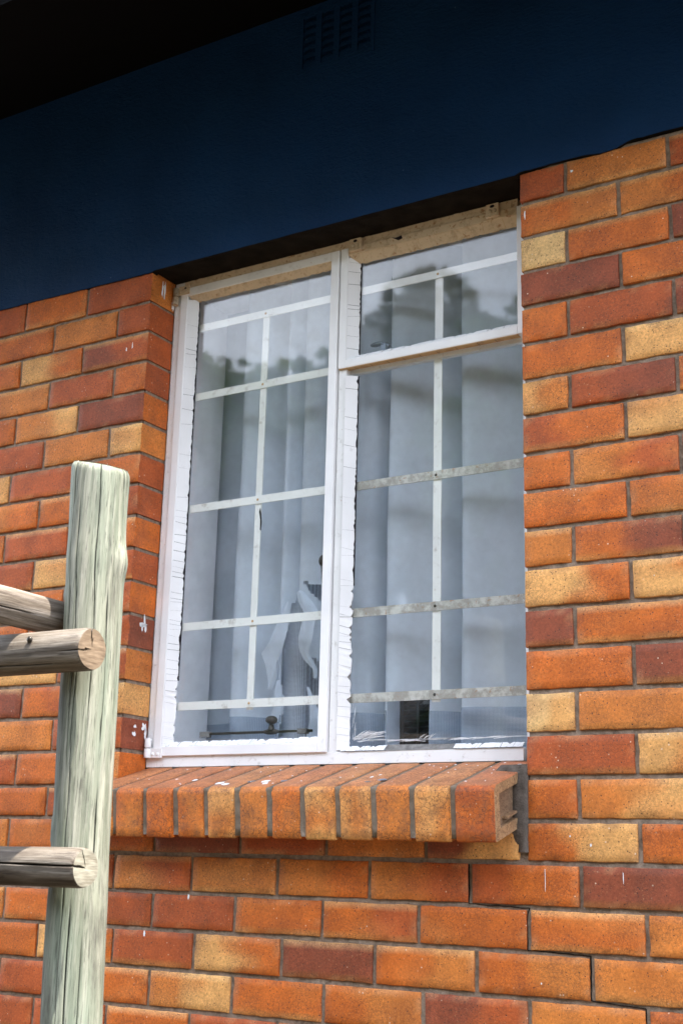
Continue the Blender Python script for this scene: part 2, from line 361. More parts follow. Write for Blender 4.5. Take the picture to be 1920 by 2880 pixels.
# left of the opening: codes from the corner outwards, last letter group = jamb return
LEFT = [('R O R O', 'T'), ('R T O R', 'R'), ('RD OY O R', 'R'), ('O R T O', 'R'), ('D TY O R', 'O'), ('Y T R O', 'T'), ('O R Y O', 'R'), ('R O OT R', 'R'), ('O R O T', 'O'), ('R Y R O', 'R'),
        ('R O R T', 'O'), ('R O O R', 'D'), ('R Y O T', 'T'), ('Y RO D O', 'Y'), ('R T O R', 'D'), ('T O R O', 'O'), ('R O RD O', 'T')]
for c, (row, ret) in enumerate(LEFT):
    z1, z0 = ZL[c]-G, ZL[c+1]+G
    x = OPX
    for i, code in enumerate(row.split()):
        w = (.222 if c % 2 == 0 else .1055) if i == 0 else .222
        inwin = i == 0 and c < 16
        brick(bw, x-w, x, z0, z1, code[::-1] if len(code) > 1 and code != 'TY' else code, ydeep=.102 if inwin else .03, right_ret=inwin, ret_code=ret if inwin else None)
        x -= w+.0095
    while x > -2.6:
        brick(bw, x-.222, x, z0, z1, random.choice(['O', 'R', 'T', 'YO', 'D', 'O'])); x -= .2318
# courses below the window; joints listed right to left
def below(c, joints, codes, xmin=-2.6, xmax=1.1):
    z1, z0 = ZR[c]-G, ZR[c+1]+G
    js = sorted(joints)
    while js[0] > xmin: js.insert(0, js[0]-.232)
    while js[-1] < xmax: js.append(js[-1]+.232)
    first = js.index(sorted(joints)[0])
    for k in range(len(js)-1):
        q = k-first
        code = codes[q] if 0 <= q < len(codes) else random.choice(['O', 'R', 'T', 'YO', 'D', 'O'])
        brick(bw, js[k]+G, js[k+1]-G, z0, z1, code)
# C18 under the sill only between the jamb lines (right part is in RIGHT)
z1, z0 = ZR[17]-G, ZR[18]+G
js = [-1.183, -.944, -.698, -.47, -.228, -.014]
for k, code in enumerate(['O', 'D', 'R', 'T', 'DY']): brick(bw, js[k]+G, js[k+1]-G, z0, z1, code, yoff=.0)
x = -1.183
for code in ['O', 'OT', 'R', 'O', 'T', 'R']: brick(bw, x-.232+G, x-G, z0, z1, code); x -= .232
# hidden backing course behind the sill bricks
for c in (16,):
    z1, z0 = ZR[c]-G, ZR[c+1]+G
    for k in range(5): brick(bw, OPX+.005+k*.2124, OPX+.005+(k+1)*.2124-.0095, z0, z1, 'O', yoff=.0)
below(18, [-1.292, -1.06, -.829, -.594, -.361, -.127, .109, .341], ['R', 'TR', 'T', 'TO', 'TR', 'RO', 'D'])
below(19, [-1.409, -1.172, -.938, -.705, -.475, -.243, -.001, .236], ['O', 'R', 'R', 'O', 'OR', 'O', 'O', 'T'])
below(20, [-1.288, -1.049, -.813, -.576, -.345, -.113, .127, .36], ['YO', 'R', 'YO', 'D', 'OT', 'OT', 'T'])
below(21, [-1.404, -1.166, -.935, -.703, -.467, -.232, -.001, .232], ['R', 'O', 'TY', 'O', 'OT', 'DR', 'T', 'O'])
below(22, [-1.284, -1.056, -.815, -.58, -.345, -.11, .122], ['R', 'O', 'R', 'O', 'T', 'R', 'O'])
for c, off in ((23, 0), (24, .116)): below(c, [-1.28+off, -1.05+off], ['O'])
bwo = bw.build('brickwork', M['brick'], house)
# mortar bed behind the bricks
mm = MB()
for x0, x1, z0, z1 in ((-2.7, OPX-.004, -3.2, .0), (.004, 1.15, -3.2, .0), (OPX-.004, .004, -3.2, -1.40)):
    nx, nz_ = int((x1-x0)/.012), int((z1-z0)/.012)
    mm.box(x0, x1, .012, .103, z0, z1)
    # uneven struck surface
    if z0 < -2: z0 = -2.0
    nx, nz_ = int((x1-x0)/.010), int((z1-z0)/.010); g = []
    for j in range(nz_+1):
        r = []
        for i in range(nx+1):
            X = x0+(x1-x0)*i/nx; Z = z0+(z1-z0)*j/nz_
            r.append(mm.vert((X, .0062+noise.noise(Vector((X*22, 3, Z*22)))*.0022+noise.noise(Vector((X*80, 5, Z*80)))*.0008, Z)))
        g.append(r)
    for j in range(nz_):
        for i in range(nx): mm.face((g[j][i], g[j][i+1], g[j+1][i+1], g[j+1][i]), 0, True)
mo = mm.build('mortar', M['mortar'], house)
# stepped settlement crack in the joints, lower right
ck = MB()
def crack(pts, w=.0022, y=.0008):
    for (a, b_) in zip(pts, pts[1:]):
        n = max(2, int((Vector(b_)-Vector(a)).length/.008)); prev = None
        for k in range(n+1):
            t_ = k/n; x = a[0]+(b_[0]-a[0])*t_; z = a[1]+(b_[1]-a[1])*t_
            j = noise.noise(Vector((x*90, z*90, 2)))*.0014; ww = w*(.7+.6*abs(noise.noise(Vector((x*30, z*30, 8)))))
            horiz = abs(b_[0]-a[0]) > abs(b_[1]-a[1])
            p = [(x, y, z+j-ww/2), (x, y, z+j+ww/2)] if horiz else [(x+j-ww/2, y, z), (x+j+ww/2, y, z)]
            q = [(x, .0075, z+j-ww/2), (x, .0075, z+j+ww/2)] if horiz else [(x+j-ww/2, .0075, z), (x+j+ww/2, .0075, z)]
            cur = [ck.vert(e) for e in p+q]
            if prev: ck.face((prev[0], cur[0], cur[1], prev[1])); ck.face((prev[1], cur[1], cur[3], prev[3])); ck.face((prev[2], cur[2], cur[0], prev[0]))
            prev = cur
crack([(-.1305, -1.527), (-.1305, -1.604), (.0, -1.6075), (-.0045, -1.62), (-.0045, -1.686), (.1235, -1.690), (.1235, -1.770), (.228, -1.776), (.229, -1.86)], .0019, .004)
cko = ck.build('wall_crack', M['crack'], house)

# --- navy painted plaster wall above and its black soffit over the window
NY = -.004
nv = MB()
def edge_z(x):
    n = noise.noise(Vector((x*14, 1, 1)))*.003 + noise.noise(Vector((x*60, 1, 4)))*.0015
    if OPX < x < 0: return -.009+n*.4
    if x >= 0:
        return -.004+n+(.012*sm((x-.22)/.05)-.005*sm((x-.15)/.05))
    return -.0125+n+.005*sm((OPX-x)/.5)
xs = [-2.7+i*.012 for i in range(int(3.85/.012)+1)]
prev = None
for x in xs:
    z = edge_z(x); cur = [nv.vert((x, NY+.0015, z)), nv.vert((x, NY, z+.003)), nv.vert((x, NY+noise.noise(Vector((x*3, 0, 1)))*.001, .25)), nv.vert((x, NY, .95)), nv.vert((x, .02, z))]
    if prev:
        for k in range(3): nv.face((prev[k], cur[k], cur[k+1], prev[k+1]), 0, True)
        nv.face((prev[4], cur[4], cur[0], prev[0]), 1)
    prev = cur
nv.box(-2.7, 1.15, .012, .16, .006, .95, m=0)
nv.build('painted_plaster_wall', [M['navy'], M['blackpaint']], house)
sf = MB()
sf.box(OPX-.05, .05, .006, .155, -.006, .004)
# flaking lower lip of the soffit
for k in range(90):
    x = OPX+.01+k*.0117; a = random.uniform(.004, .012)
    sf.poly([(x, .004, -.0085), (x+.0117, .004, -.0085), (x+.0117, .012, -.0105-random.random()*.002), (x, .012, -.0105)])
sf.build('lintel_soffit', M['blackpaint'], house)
# --- air brick
ab = MB()
ax0, ax1, az0, az1 = -.612, -.388, .443, .62
cxs = [ax0+.03+(ax1-ax0-.06)*i/3 for i in range(4)]
ab.box(ax0, ax1, -.0075, -.001, az0, az0+.014); ab.box(ax0, ax1, -.0075, -.001, az1-.012, az1); ab.box(ax0, ax0+.010, -.0075, -.001, az0+.014, az1-.012); ab.box(ax1-.010, ax1, -.0075, -.001, az0+.014, az1-.012)
for i in range(3):
    xx = (cxs[i]+cxs[i+1])/2; ab.box(xx-.009, xx+.009, -.0070, -.001, az0+.014, az1-.012)
ab.box(ax0+.01, ax1-.01, -.0025, -.0015, az0+.014, az1-.012, m=1)
for x in cxs:
    for k in range(6):
        z = az0+.034+k*.0235
        n = 10; A = []; B = []
        for q in range(n+1):       # hood: half-round scoop over each hole
            t_ = PI*q/n; A.append(ab.vert((x-.017*math.cos(t_), -.0035, z+.011))); B.append(ab.vert((x-.017*math.cos(t_), -.004-.013*math.sin(t_), z-.004-.004*math.sin(t_))))
        for q in range(n): ab.face((A[q], A[q+1], B[q+1], B[q]), 0, True)
ab.build('air_brick', [M['navy'], M['darkgap']], house)
# --- eaves: boarded underside, barge edge and clay tiles
EY, EZ = -.66, .376; SL = math.tan(math.radians(22))
rf = MB()
yb = .6
rf.poly([(-3.2, EY, EZ), (1.6, EY, EZ), (1.6, yb, EZ+(yb-EY)*SL), (-3.2, yb, EZ+(yb-EY)*SL)])
rf.poly([(-3.2, EY, EZ+.03), (-3.2, yb, EZ+.03+(yb-EY)*SL), (1.6, yb, EZ+.03+(yb-EY)*SL), (1.6, EY, EZ+.03)])
rf.poly([(-3.2, EY, EZ), (-3.2, EY, EZ+.03), (1.6, EY, EZ+.03), (1.6, EY, EZ)])
rfo = rf.build('eave', M['roofboard'], house)
tl = MB()
for r in range(4):
    for i in range(30):
        x0 = -3.1+i*.155+random.uniform(-.002, .002); y0 = EY-.018+r*.28; z0 = EZ+.035+(y0-EY)*SL+.012
        n = 6; A = []; B = []; A2 = []; B2 = []
        for q in range(n+1):
            t_ = q/n; hz_ = .018*math.sin(PI*t_)
            for lst, yy, dz in ((A, y0, 0), (B, y0+.33, -.012), (A2, y0, -.013), (B2, y0+.33, -.025)):
                lst.append(tl.vert((x0+.15*t_, yy, z0+(yy-y0)*SL+hz_+dz)))
        for q in range(n):
            tl.face((A[q], A[q+1], B[q+1], B[q])); tl.face((A2[q+1], A2[q], B2[q], B2[q+1])); tl.face((A[q+1], A[q], A2[q], A2[q+1]))
tl.build('roof_tiles', M['tile'], rfo)

# ------------------------------------------------------------------ window
FY = .103; CY = .096; GY = .1185; FB = .138
ZT, ZB = -.002, -1.3145
win = MB()                                   # outer steel frame
XL, XR = OPX+.001, -.001
win.box(XL, XL+.031, FY, FB, ZB, ZT)
win.box(XR-.042, XR, FY, FB, ZB, ZT)
win.box(XL+.031, XR-.05, FY, FB, ZB, ZB+.0285)
win.box(-.5335, -.511, FY+.001, FB, ZB+.0285, ZT-.027)       # mullion
win.box(-.511, XR-.05, .1225, FB, -.362, -.352)            # transom behind the vent sill
wino = win.build('window', M['whiteold'], house, bevel=.0012)
hd = MB(); hd.box(XL+.031, XR-.05, FY-.0005, FB, ZT-.0265, ZT)
# ragged paint crust along the head
for k in range(70):
    x = XL+.035+k*.0138; hd.box(x, x+.0138, FY-.0022, FY+.004, ZT-.0245, ZT-.004-random.random()*.004)
hd.build('frame_head', M['cream'], wino)
def ring_frame(mb, x0, x1, z0, z1, w, y0, y1, top_m=0, bot_m=0, wt=None):
    wt = wt or w
    mb.box(x0, x0+w, y0, y1, z0, z1); mb.box(x1-w, x1, y0, y1, z0, z1)
    mb.box(x0+w, x1-w, y0, y1, z0, z0+w, m=bot_m); mb.box(x0+w, x1-w, y0, y1, z1-wt, z1, m=top_m)
cs = MB(); ring_frame(cs, -1.041, -.5365, -1.2875, -.0285, .0235, CY, .134, 1)
cso = cs.build('casement', [M['white'], M['whiteold']], wino, bevel=.0015)
vt = MB(); ring_frame(vt, -.5315, -.030, -.352, -.0285, .0215, CY, .134, 1)
vto = vt.build('top_vent', [M['white'], M['cream']], wino, bevel=.0015)
# underside of the vent rail: warm brick bounce painted on in amber
us = MB(); us.box(-.530, -.052, CY+.0015, .1165, -.3535, -.3522)
for k in range(9):
    x = -.49+k*.047+random.uniform(-.008, .008); us.box(x, x+.0008, CY+.004, .1165, -.3540, -.3534, m=1)
us.build('bounce_underside', [M['amber'], M['iron']], vto)

# glazing putty: broken, peeling strips sloping from the frame edge to the glass
def putty(name, a, b_, inward, width, mat, cracks, ragged, parent, missing=0.0, bare=M['oldputty'], curl=0.0):
    """a,b: 2-D points (x,z) on the frame's inner edge; inward: unit 2-D normal toward the glass"""
    P0, P1 = Vector(a), Vector(b_); Ln = (P1-P0).length; d = (P1-P0)/Ln; nrm = Vector(inward)
    mb = MB(); base = MB()
    def pt(s_, q, lift=0): # q 0..1 across the slope
        p = P0+d*s_+nrm*(width*q); y = (CY+.003)+(GY-.0035-(CY+.003))*q; return (p.x, y-lift, p.y)
    bw_ = 1.07 if bare is M['darkgap'] else .9  # dark beds reach past the putty, painting a shadow line beside the glass
    if bare:
        base.face([base.vert(pt(0, 0, -.0015)), base.vert(pt(Ln, 0, -.0015)), base.vert(pt(Ln, bw_, -.0015)), base.vert(pt(0, bw_, -.0015))])
        base.build(name+'_bed', bare, parent)
    s0 = 0.0; sk0 = 0.0
    while s0 < Ln:
        ln = cracks[0]*(cracks[1]/cracks[0])**(random.random()**1.3)*random.choice((.5, 1, 1, 1.8)); s1 = min(Ln, s0+ln)
        if random.random() >= missing:
            gap = random.choice((.0002, .0003, .0006, .0012)) if cracks[1] < .2 else 0
            sk1 = random.uniform(-.001, .007) if s1 < Ln else 0.0
            n = max(2, int((s1-s0)/.006)); top = []; bot = []; lip = []
            li = random.uniform(0, curl)
            for k in range(n+1):
                t_ = k/n; s_ = s0+gap/2+(s1-s0-gap)*t_
                w_ = 1-max(0, noise.noise(Vector((s_*150, a[0]*9, a[1]*7)))-.05)*ragged*1.6-random.random()*.05
                l0 = random.random()*ragged*.12; skew = sk0+(sk1-sk0)*t_
                top.append(mb.vert(pt(s_, l0, .0004))); bot.append(mb.vert(pt(min(Ln, max(0, s_+skew)), w_, .0004+li*(t_ if k % 2 else 1)))); lip.append(mb.vert(pt(min(Ln, max(0, s_+skew)), w_, -.0022)))
            for k in range(n):
                mb.face((top[k], top[k+1], bot[k+1], bot[k])); mb.face((bot[k], bot[k+1], lip[k+1], lip[k]))
            sk0 = sk1
        s0 = s1
    return mb.build(name, mat, parent)
# casement
ci = dict(x0=-1.0175, x1=-.560, z0=-1.264, z1=-.052)
putty('glazing_putty', (ci['x0'], ci['z1']-.01), (ci['x0'], -.62), (1, 0), .027, M['putty'], (.03, .07), .12, cso, bare=M['darkgap'])
putty('glazing_putty', (ci['x0'], -.62), (ci['x0'], -1.10), (1, 0), .027, M['putty'], (.012, .035), .14, cso, bare=M['darkgap'], curl=.0008)
putty('glazing_putty', (ci['x0'], -1.10), (ci['x0'], ci['z0']), (1, 0), .027, M['putty'], (.008, .03), .25, cso, missing=.0, curl=.002)
putty('glazing_putty', (ci['x0']+.004, ci['z1']), (ci['x1'], ci['z1']), (0, -1), .017, M['cream'], (.03, .09), .25, cso, bare=M['amber'])
putty('glazing_putty', (ci['x0']+.01, ci['z0']), (ci['x1']-.06, ci['z0']), (0, 1), .013, M['putty'], (.010, .040), .8, cso, missing=.0, curl=.002)
putty('glazing_putty', (ci['x1']-.06, ci['z0']), (ci['x1'], ci['z0']), (0, 1), .015, M['putty'], (.02, .03), .3, cso, curl=.001)
putty('glazing_putty', (ci['x1'], ci['z0']), (ci['x1'], ci['z1']), (-1, 0), .009, M['whiteold'], (.03, .09), .7, cso, bare=M['darkgap'])
# vent
putty('glazing_putty', (-.510, -.055), (-.510, -.33), (1, 0), .027, M['putty'], (.02, .045), .12, vto, bare=M['darkgap'])
putty('glazing_putty', (-.506, -.050), (-.0515, -.050), (0, -1), .022, M['cream'], (.03, .09), .2, vto, bare=M['amber'])
putty('glazing_putty', (-.505, -.3305), (-.0515, -.3305), (0, 1), .013, M['putty'], (.010, .03), .75, vto, missing=.0, curl=.003)
putty('glazing_putty', (-.0515, -.33), (-.0515, -.05), (-1, 0), .006, M['cream'], (.05, .1), .3, vto, bare=None)
# fixed light
putty('glazing_putty', (-.5105, -.372), (-.5105, -.9), (1, 0), .0265, M['putty'], (.03, .07), .12, wino, bare=M['darkgap'])
putty('glazing_putty', (-.5105, -.9), (-.5105, -1.284), (1, 0), .0265, M['putty'], (.012, .04), .35, wino, bare=M['oldputty'], curl=.0015)
putty('glazing_putty', (-.500, -1.286), (-.385, -1.286), (0, 1), .0125, M['putty'], (.006, .025), .9, wino, missing=.0, curl=.002)
ob = MB(); ob.poly([(-.385, FY-.001, -1.2875), (-.215, FY-.001, -1.286), (-.215, .1145, -1.274), (-.385, .1145, -1.2725)]); ob.build('bare_putty', M['oldputty'], wino)
putty('glazing_putty', (-.215, -1.286), (-.052, -1.286), (0, 1), .0125, M['putty'], (.008, .035), .8, wino, missing=.0, curl=.002)
# panes
def pane(x0, x1, z0, z1, parent):
    g = MB(); g.box(x0, x1, GY, GY+.003, z0, z1); return g.build('glass_pane', M['glass'], parent)
pane(-1.012, -.5615, -1.262, -.054, cso); pane(-.507, -.048, -.330, -.052, vto); pane(-.508, -.0515, -1.284, -.3545, wino)
# glazing bars
BY = .1222
def hbar(x0, x1, z, mat, rivets, parent, h=.0205):
    b = MB(); n = max(2, int((x1-x0)/.01)); 
    prev = None
    for k in range(n+1):
        x = x0+(x1-x0)*k/n; dz = noise.noise(Vector((x*60, z*50, 0)))*.0005; 
        cur = [b.vert((x, BY, z-h/2+dz)), b.vert((x, BY, z+h/2-dz)), b.vert((x, BY+.0035, z+h/2)), b.vert((x, BY+.0035, z-h/2))]
        if prev:
            for q in range(4): b.face((prev[q], cur[q], cur[(q+1) % 4], prev[(q+1) % 4]))
        else: b.face(cur)
        prev = cur
    b.face(prev[::-1])
    for rx_ in rivets: b.ball((rx_, BY, z), .0035, .0018, .0035, 10, m=1)
    return b.build('glazing_bar', [mat, M['amber'] if mat is not M['bardirty'] else M['iron']], parent)
def vbar(x, z0, z1, mat, parent, w=.019):
    b = MB(); b.box(x-w/2, x+w/2, BY+.0038, BY+.0075, z0, z1); return b.build('glazing_bar', mat, parent, bevel=.0006)
for z in (-.143, -.341, -.651, -.962, -1.1635): hbar(-1.010, -.562, z, M['bar'], (-.775,), cso)
vbar(-.775, -1.179, -.143, M['bar'], cso)
hbar(-.506, -.049, -.143, M['white'], (-.27,), vto); vbar(-.268, -.328, -.143, M['white'], vto, .021)
for z in (-.653, -.9635, -1.164): hbar(-.508, -.053, z, M['bardirty'], (-.272,), wino, .021)
vbar(-.270, -1.180, -.356, M['bar'], wino, .021)
# chipped black sliver beside the third bar
ch = MB(); pts = [(-.768, -.672), (-.764, -.690), (-.7615, -.712), (-.7635, -.733), (-.7665, -.730), (-.7665, -.705), (-.771, -.682)]
ch.poly([(x, BY+.0030, z) for x, z in pts]); ch.poly([(x, BY+.0036, z) for x, z in pts][::-1])
ch.build('paint_chip', M['darkgap'], cso)
# hinges
def hinge(x, z, side):
    h = MB(); h.cyl((x, CY-.005, z-.024), (x, CY-.005, z-.001), .0085, n=18); h.cyl((x, CY-.005, z+.001), (x, CY-.005, z+.024), .0085, n=18)
    pz = z+.016 if side > 0 else z-.012
    h.box(x+.008, x+.043, CY-.0042, CY-.0005, pz-.012, pz+.012)
    for dx in (.016, .031): h.ball((x+dx, CY-.0042, pz-.003), .0048, .003, .0048, 12)
    if side > 0: h.ball((x+.030, CY-.0043, pz+.005), .0035, .0006, .003, 8, m=1)
    return h.build('hinge', [M['whiteold'] if side < 0 else M['cream'], M['darkgap']], cso, bevel=.0008)
hinge(-1.054, -.050, 1); hinge(-1.054, -1.268, -1)
for x in (-.4855, -.1095):
    h = MB(); h.box(x-.016, x+.016, CY-.0085, CY-.001, -.040, -.012); h.ball((x-.006, CY-.0088, -.031), .0055, .003, .0055, 12); h.ball((x+.006, CY-.0088, -.031), .0055, .003, .0055, 12)
    h.box(x-.017, x+.017, CY-.0100, CY-.001, -.0445, -.0412); h.ball((x, CY-.0087, -.0185), .006, .0008, .004, 8, m=1)
    h.build('hinge', [M['cream'], M['darkgap']], vto, bevel=.0008)
hl = MB(); hl.poly([(-.385, CY-.0006, -.030), (-.372, CY-.0006, -.033), (-.358, CY-.0006, -.030), (-.354, CY-.0006, -.0395), (-.366, CY-.0006, -.042), (-.374, CY-.0006, -.037)]); hl.build('rust_hole', M['darkgap'], vto)
# rust runs under the putty
# casement handle, peg stay and vent stay inside
hs = MB(); hs.box(-.930, -.607, .144, .151, -1.2345, -1.2285); hs.cyl((-.724, .148, -1.2285), (-.724, .148, -1.2135), .010, .005, 14); hs.ball((-.724, .148, -1.203), .0155, .0145, .0105, 18); hs.ball((-.724, .148, -1.231), .026, .006, .007, 12)
hs.box(-.645, -.62, .140, .156, -1.2385, -1.2265, m=1); hs.box(-.935, -.905, .142, .153, -1.2400, -1.2260, m=1)
hs.build('casement_stay', [M['iron'], M['oldputty']], cso, bevel=.001)
hh = MB(); hh.ball((-.590, .150, -.822), .013, .012, .016, 16)
pr = [(-.590, .150, -.83), (-.588, .152, -.86), (-.583, .150, -.90), (-.580, .146, -.925)]
for a_, b_ in zip(pr, pr[1:]): hh.cyl(a_, b_, .008, .007, 12)
hh.box(-.580, -.562, .136, .146, -.93, -.86); hh.build('window_handle', M['iron'], cso)
vs = MB(); vs.ball((-.452, .150, -.282), .020, .007, .0062, 14); vs.ball((-.428, .148, -.292), .014, .008, .010, 12); vs.box(-.436, -.420, .138, .156, -.322, -.292); vs.build('vent_stay', M['steelgrey'], vto)
# smeared paint at the foot of the fixed pane: brushed streaks on the glass face
ps = MB()
def streak(x0, z0, x1, z1, w, amp=.002):
    n = 14; prev = None
    for k in range(n+1):
        t_ = k/n; x = x0+(x1-x0)*t_; z = z0+(z1-z0)*t_+math.sin(t_*PI)*amp
        ww = w*math.sin(PI*min(1, t_*1.1+.05))*(.6+.8*abs(noise.noise(Vector((x*200, z*300, 1)))))
        cur = [ps.vert((x, GY-.0006, z-ww/2)), ps.vert((x, GY-.0006, z+ww/2)), ps.vert((x, GY+.0002, z+ww/2+.0003)), ps.vert((x, GY+.0002, z-ww/2-.0003))]
        if prev:
            for q in range(4): ps.face((prev[q], cur[q], cur[(q+1) % 4], prev[(q+1) % 4]))
        prev = cur
for k in range(34):
    x = -.480+random.random()*.05; z = -1.262+random.random()*.008+(x+.48)*.05
    streak(x, z, x+random.uniform(.015, .05), z+random.uniform(.002, .016), random.uniform(.0008, .0024))
for k in range(26):
    x = -.475+random.random()*.38; z = -1.2665+random.random()*.004; streak(x, z, x+random.uniform(.03, .1), z+random.uniform(-.001, .003), random.uniform(.0008, .0022))
for k in range(8):
    x = -.31+random.random()*.03; z = -1.262; streak(x, z, x+random.uniform(.004, .02), z+random.uniform(.005, .013), .0010)
for k in range(10):
    x = -.481+random.random()*.008; z = -1.262+random.random()*.07; streak(x, z, x+.003, z+random.uniform(.01, .03), .0012)
ps.build('paint_smear', M['putty'], wino)

# ------------------------------------------------------------------ brick window sill
sl_ = MB(); AN = math.radians(16)
def srot(p):     # local sill frame: u along x, d outwards (0 at back), h down from the top face
    u, d, h = p
    return (u, .102-d*math.cos(AN)-h*math.sin(AN)*-1*.35, -1.3155-d*math.sin(AN)-h*math.cos(AN))
SJ = [-1.150, -1.062, -.974, -.884, -.798, -.714, -.630, -.546, -.461, -.376, -.290, -.200, -.1095, -.019]
SC = ['T', 'T', 'T', 'TO', 'O', 'TO', 'TY', 'T', 'TO', 'YT', 'TY', 'T', 'TY', 'OR']
prof = []   # (d,h) outline with rounded nose
Ld, Hh, R_ = .228, .113, .014
prof += [(0, 0), (.04, 0), (.08, 0), (.12, 0), (.16, 0), (.19, 0), (Ld-R_, 0)]
for k in range(1, 6): a_ = PI/2*k/5; prof.append((Ld-R_+R_*math.sin(a_), R_-R_*math.cos(a_)))
prof += [(Ld, .032), (Ld, .05), (Ld, .07), (Ld, .088), (Ld, Hh-.004), (Ld-.004, Hh), (.16, Hh), (.08, Hh), (0, Hh)]
def sill_brick(x0, x1, code, hollow=False):
    seed = random.random()*50; lean = random.uniform(-.003, .003); dy = random.uniform(-.003, .003); cols = []
    nx = 5; gxs = [0, .0022/(x1-x0), .25, .5, .75, 1-.0022/(x1-x0), 1]
    rows = []
    for (d, h) in prof:
        r = []
        for i, u in enumerate(gxs):
            X = x0+(x1-x0)*u + lean*(h/Hh) + noise.noise(Vector((d*50, h*50, seed)))*.0012
            edge = i in (0, len(gxs)-1)
            dd = d + (dy if d > .1 else 0) - (.0022 if edge and h > .02 else 0) + (noise.noise(Vector((X*50, h*50, seed)))*.001 if h > .02 else 0)
            hh_ = h + (.0022 if edge and h < .02 else 0) + noise.noise(Vector((X*40, d*40, seed)))*.0010
            n = noise.noise(Vector((X*20, d*18, h*20+seed)))
            c = lerp(BC[code[0]], BC[code[-1]], sm((n+.5)))
            if h < .002: c = lerp(c, (.50, .205, .095), .7)      # top is worn and browner
            else: c = lerp(c, BC['O'], max(0, n)*.5)
            r.append(sl_.vert(srot((X, dd, hh_)), c))
        rows.append(r)
    for j in range(len(prof)-1):
        for i in range(len(gxs)-1): sl_.face((rows[j][i+1], rows[j][i], rows[j+1][i], rows[j+1][i+1]), 0, True)
    sl_.face([r[0] for r in rows]) ; 
    if not hollow: sl_.face([r[-1] for r in rows][::-1])
    else:
        # perforated end: rim, then recessed frog
        inn = []
        ctr = (Ld*.62, Hh*.5)
        rimp = []
        for (d, h) in prof:
            dd = min(max(d, .088), Ld-.024); h2 = min(max(h, .022), Hh-.022)
            rimp.append((dd, h2))
        A = [r[-1] for r in rows]; PC = (.42, .26, .13)
        B = [sl_.vert(srot((x1-.001, d, h)), PC) for d, h in rimp]
        A_ = [sl_.vert(sl_.v[a], PC) for a in A]
        Cc = [sl_.vert(srot((x1-.013+noise.noise(Vector((d*60, h*60, 3)))*.004, d, h)), (.26, .17, .10)) for d, h in rimp]
        for k in range(len(A)-1):
            sl_.face((A_[k+1], A_[k], B[k], B[k+1]), 0); sl_.face((B[k+1], B[k], Cc[k], Cc[k+1]), 0)
        sl_.face((A_[0], A_[-1], B[-1], B[0]), 0); sl_.face((B[0], B[-1], Cc[-1], Cc[0]), 0)
        sl_.face(Cc[::-1], 0)
for k in range(len(SJ)-1):
    j0 = .0045 if k else .0; sill_brick(SJ[k]+.0066, SJ[k+1]-(.0066 if k < len(SJ)-2 else 0), SC[k+1], hollow=(k == len(SJ)-2))
# frog ledge in the end brick
def sbx(x0, x1, d0, d1, h0, h1, c): 
    ii = [sl_.vert(srot(p), c) for p in ((x0,d0,h0),(x1,d0,h0),(x1,d1,h0),(x0,d1,h0),(x0,d0,h1),(x1,d0,h1),(x1,d1,h1),(x0,d1,h1))]
    for f in ((0,1,2,3),(1,5,6,2),(2,6,7,3),(3,7,4,0),(4,7,6,5),(0,4,5,1)): sl_.face([ii[q] for q in f][::-1])
sbx(SJ[-1]-.018, SJ[-1]-.002, .10, .165, .076, .081, (.35, .22, .12))
so_ = sl_.build('window_sill', M['sillbrick'], house)
sm_ = MB()
for k in range(1, len(SJ)-1):
    x = SJ[k]; prev = None
    for (d, h) in prof:
        w = .0082; dd = min(d, Ld-.0040); hh_ = max(h, .0030) if h < .02 else min(h, Hh-.006)
        jx = noise.noise(Vector((d*40, h*60, k)))*.0015
        if d > Ld-.02: dd += noise.noise(Vector((h*60, k, 2)))*.002
        cur = [sm_.vert(srot((x-w+jx, dd, hh_))), sm_.vert(srot((x+w+jx, dd, hh_)))]
        if prev: sm_.face((cur[1], cur[0], prev[0], prev[1]), 0, True)
        prev = cur
sm_.build('sill_mortar', M['sillmortar'], so_)
# mortar filling between the end brick and the jamb
fm = MB(); prev = None
n = 22
for k in range(n+1):
    z = -1.330-(.172)*k/n; xl = -.030+noise.noise(Vector((z*40, 0, 3)))*.004+(.010*sm((-z-1.45)/.04)); y = -.003+noise.noise(Vector((z*30, 4, 3)))*.002
    if k < 2: xl = -.012-.009*k
    cur = [fm.vert((xl-.05 if z > -1.49 else xl, .012, z)), fm.vert((xl, y+.002, z)), fm.vert((-.008, y-.0025, z)), fm.vert((.0015, y+.0015, z)), fm.vert((.0015, .02, z))]
    if prev:
        for q in range(4): fm.face((prev[q], cur[q], cur[q+1], prev[q+1])[::-1], 0, True)
    prev = cur
fm.build('jamb_mortar', simple('jamb_mortar_grey', (.115, .095, .080), .95, 50, .5, .9, 220, dist=.003), so_)
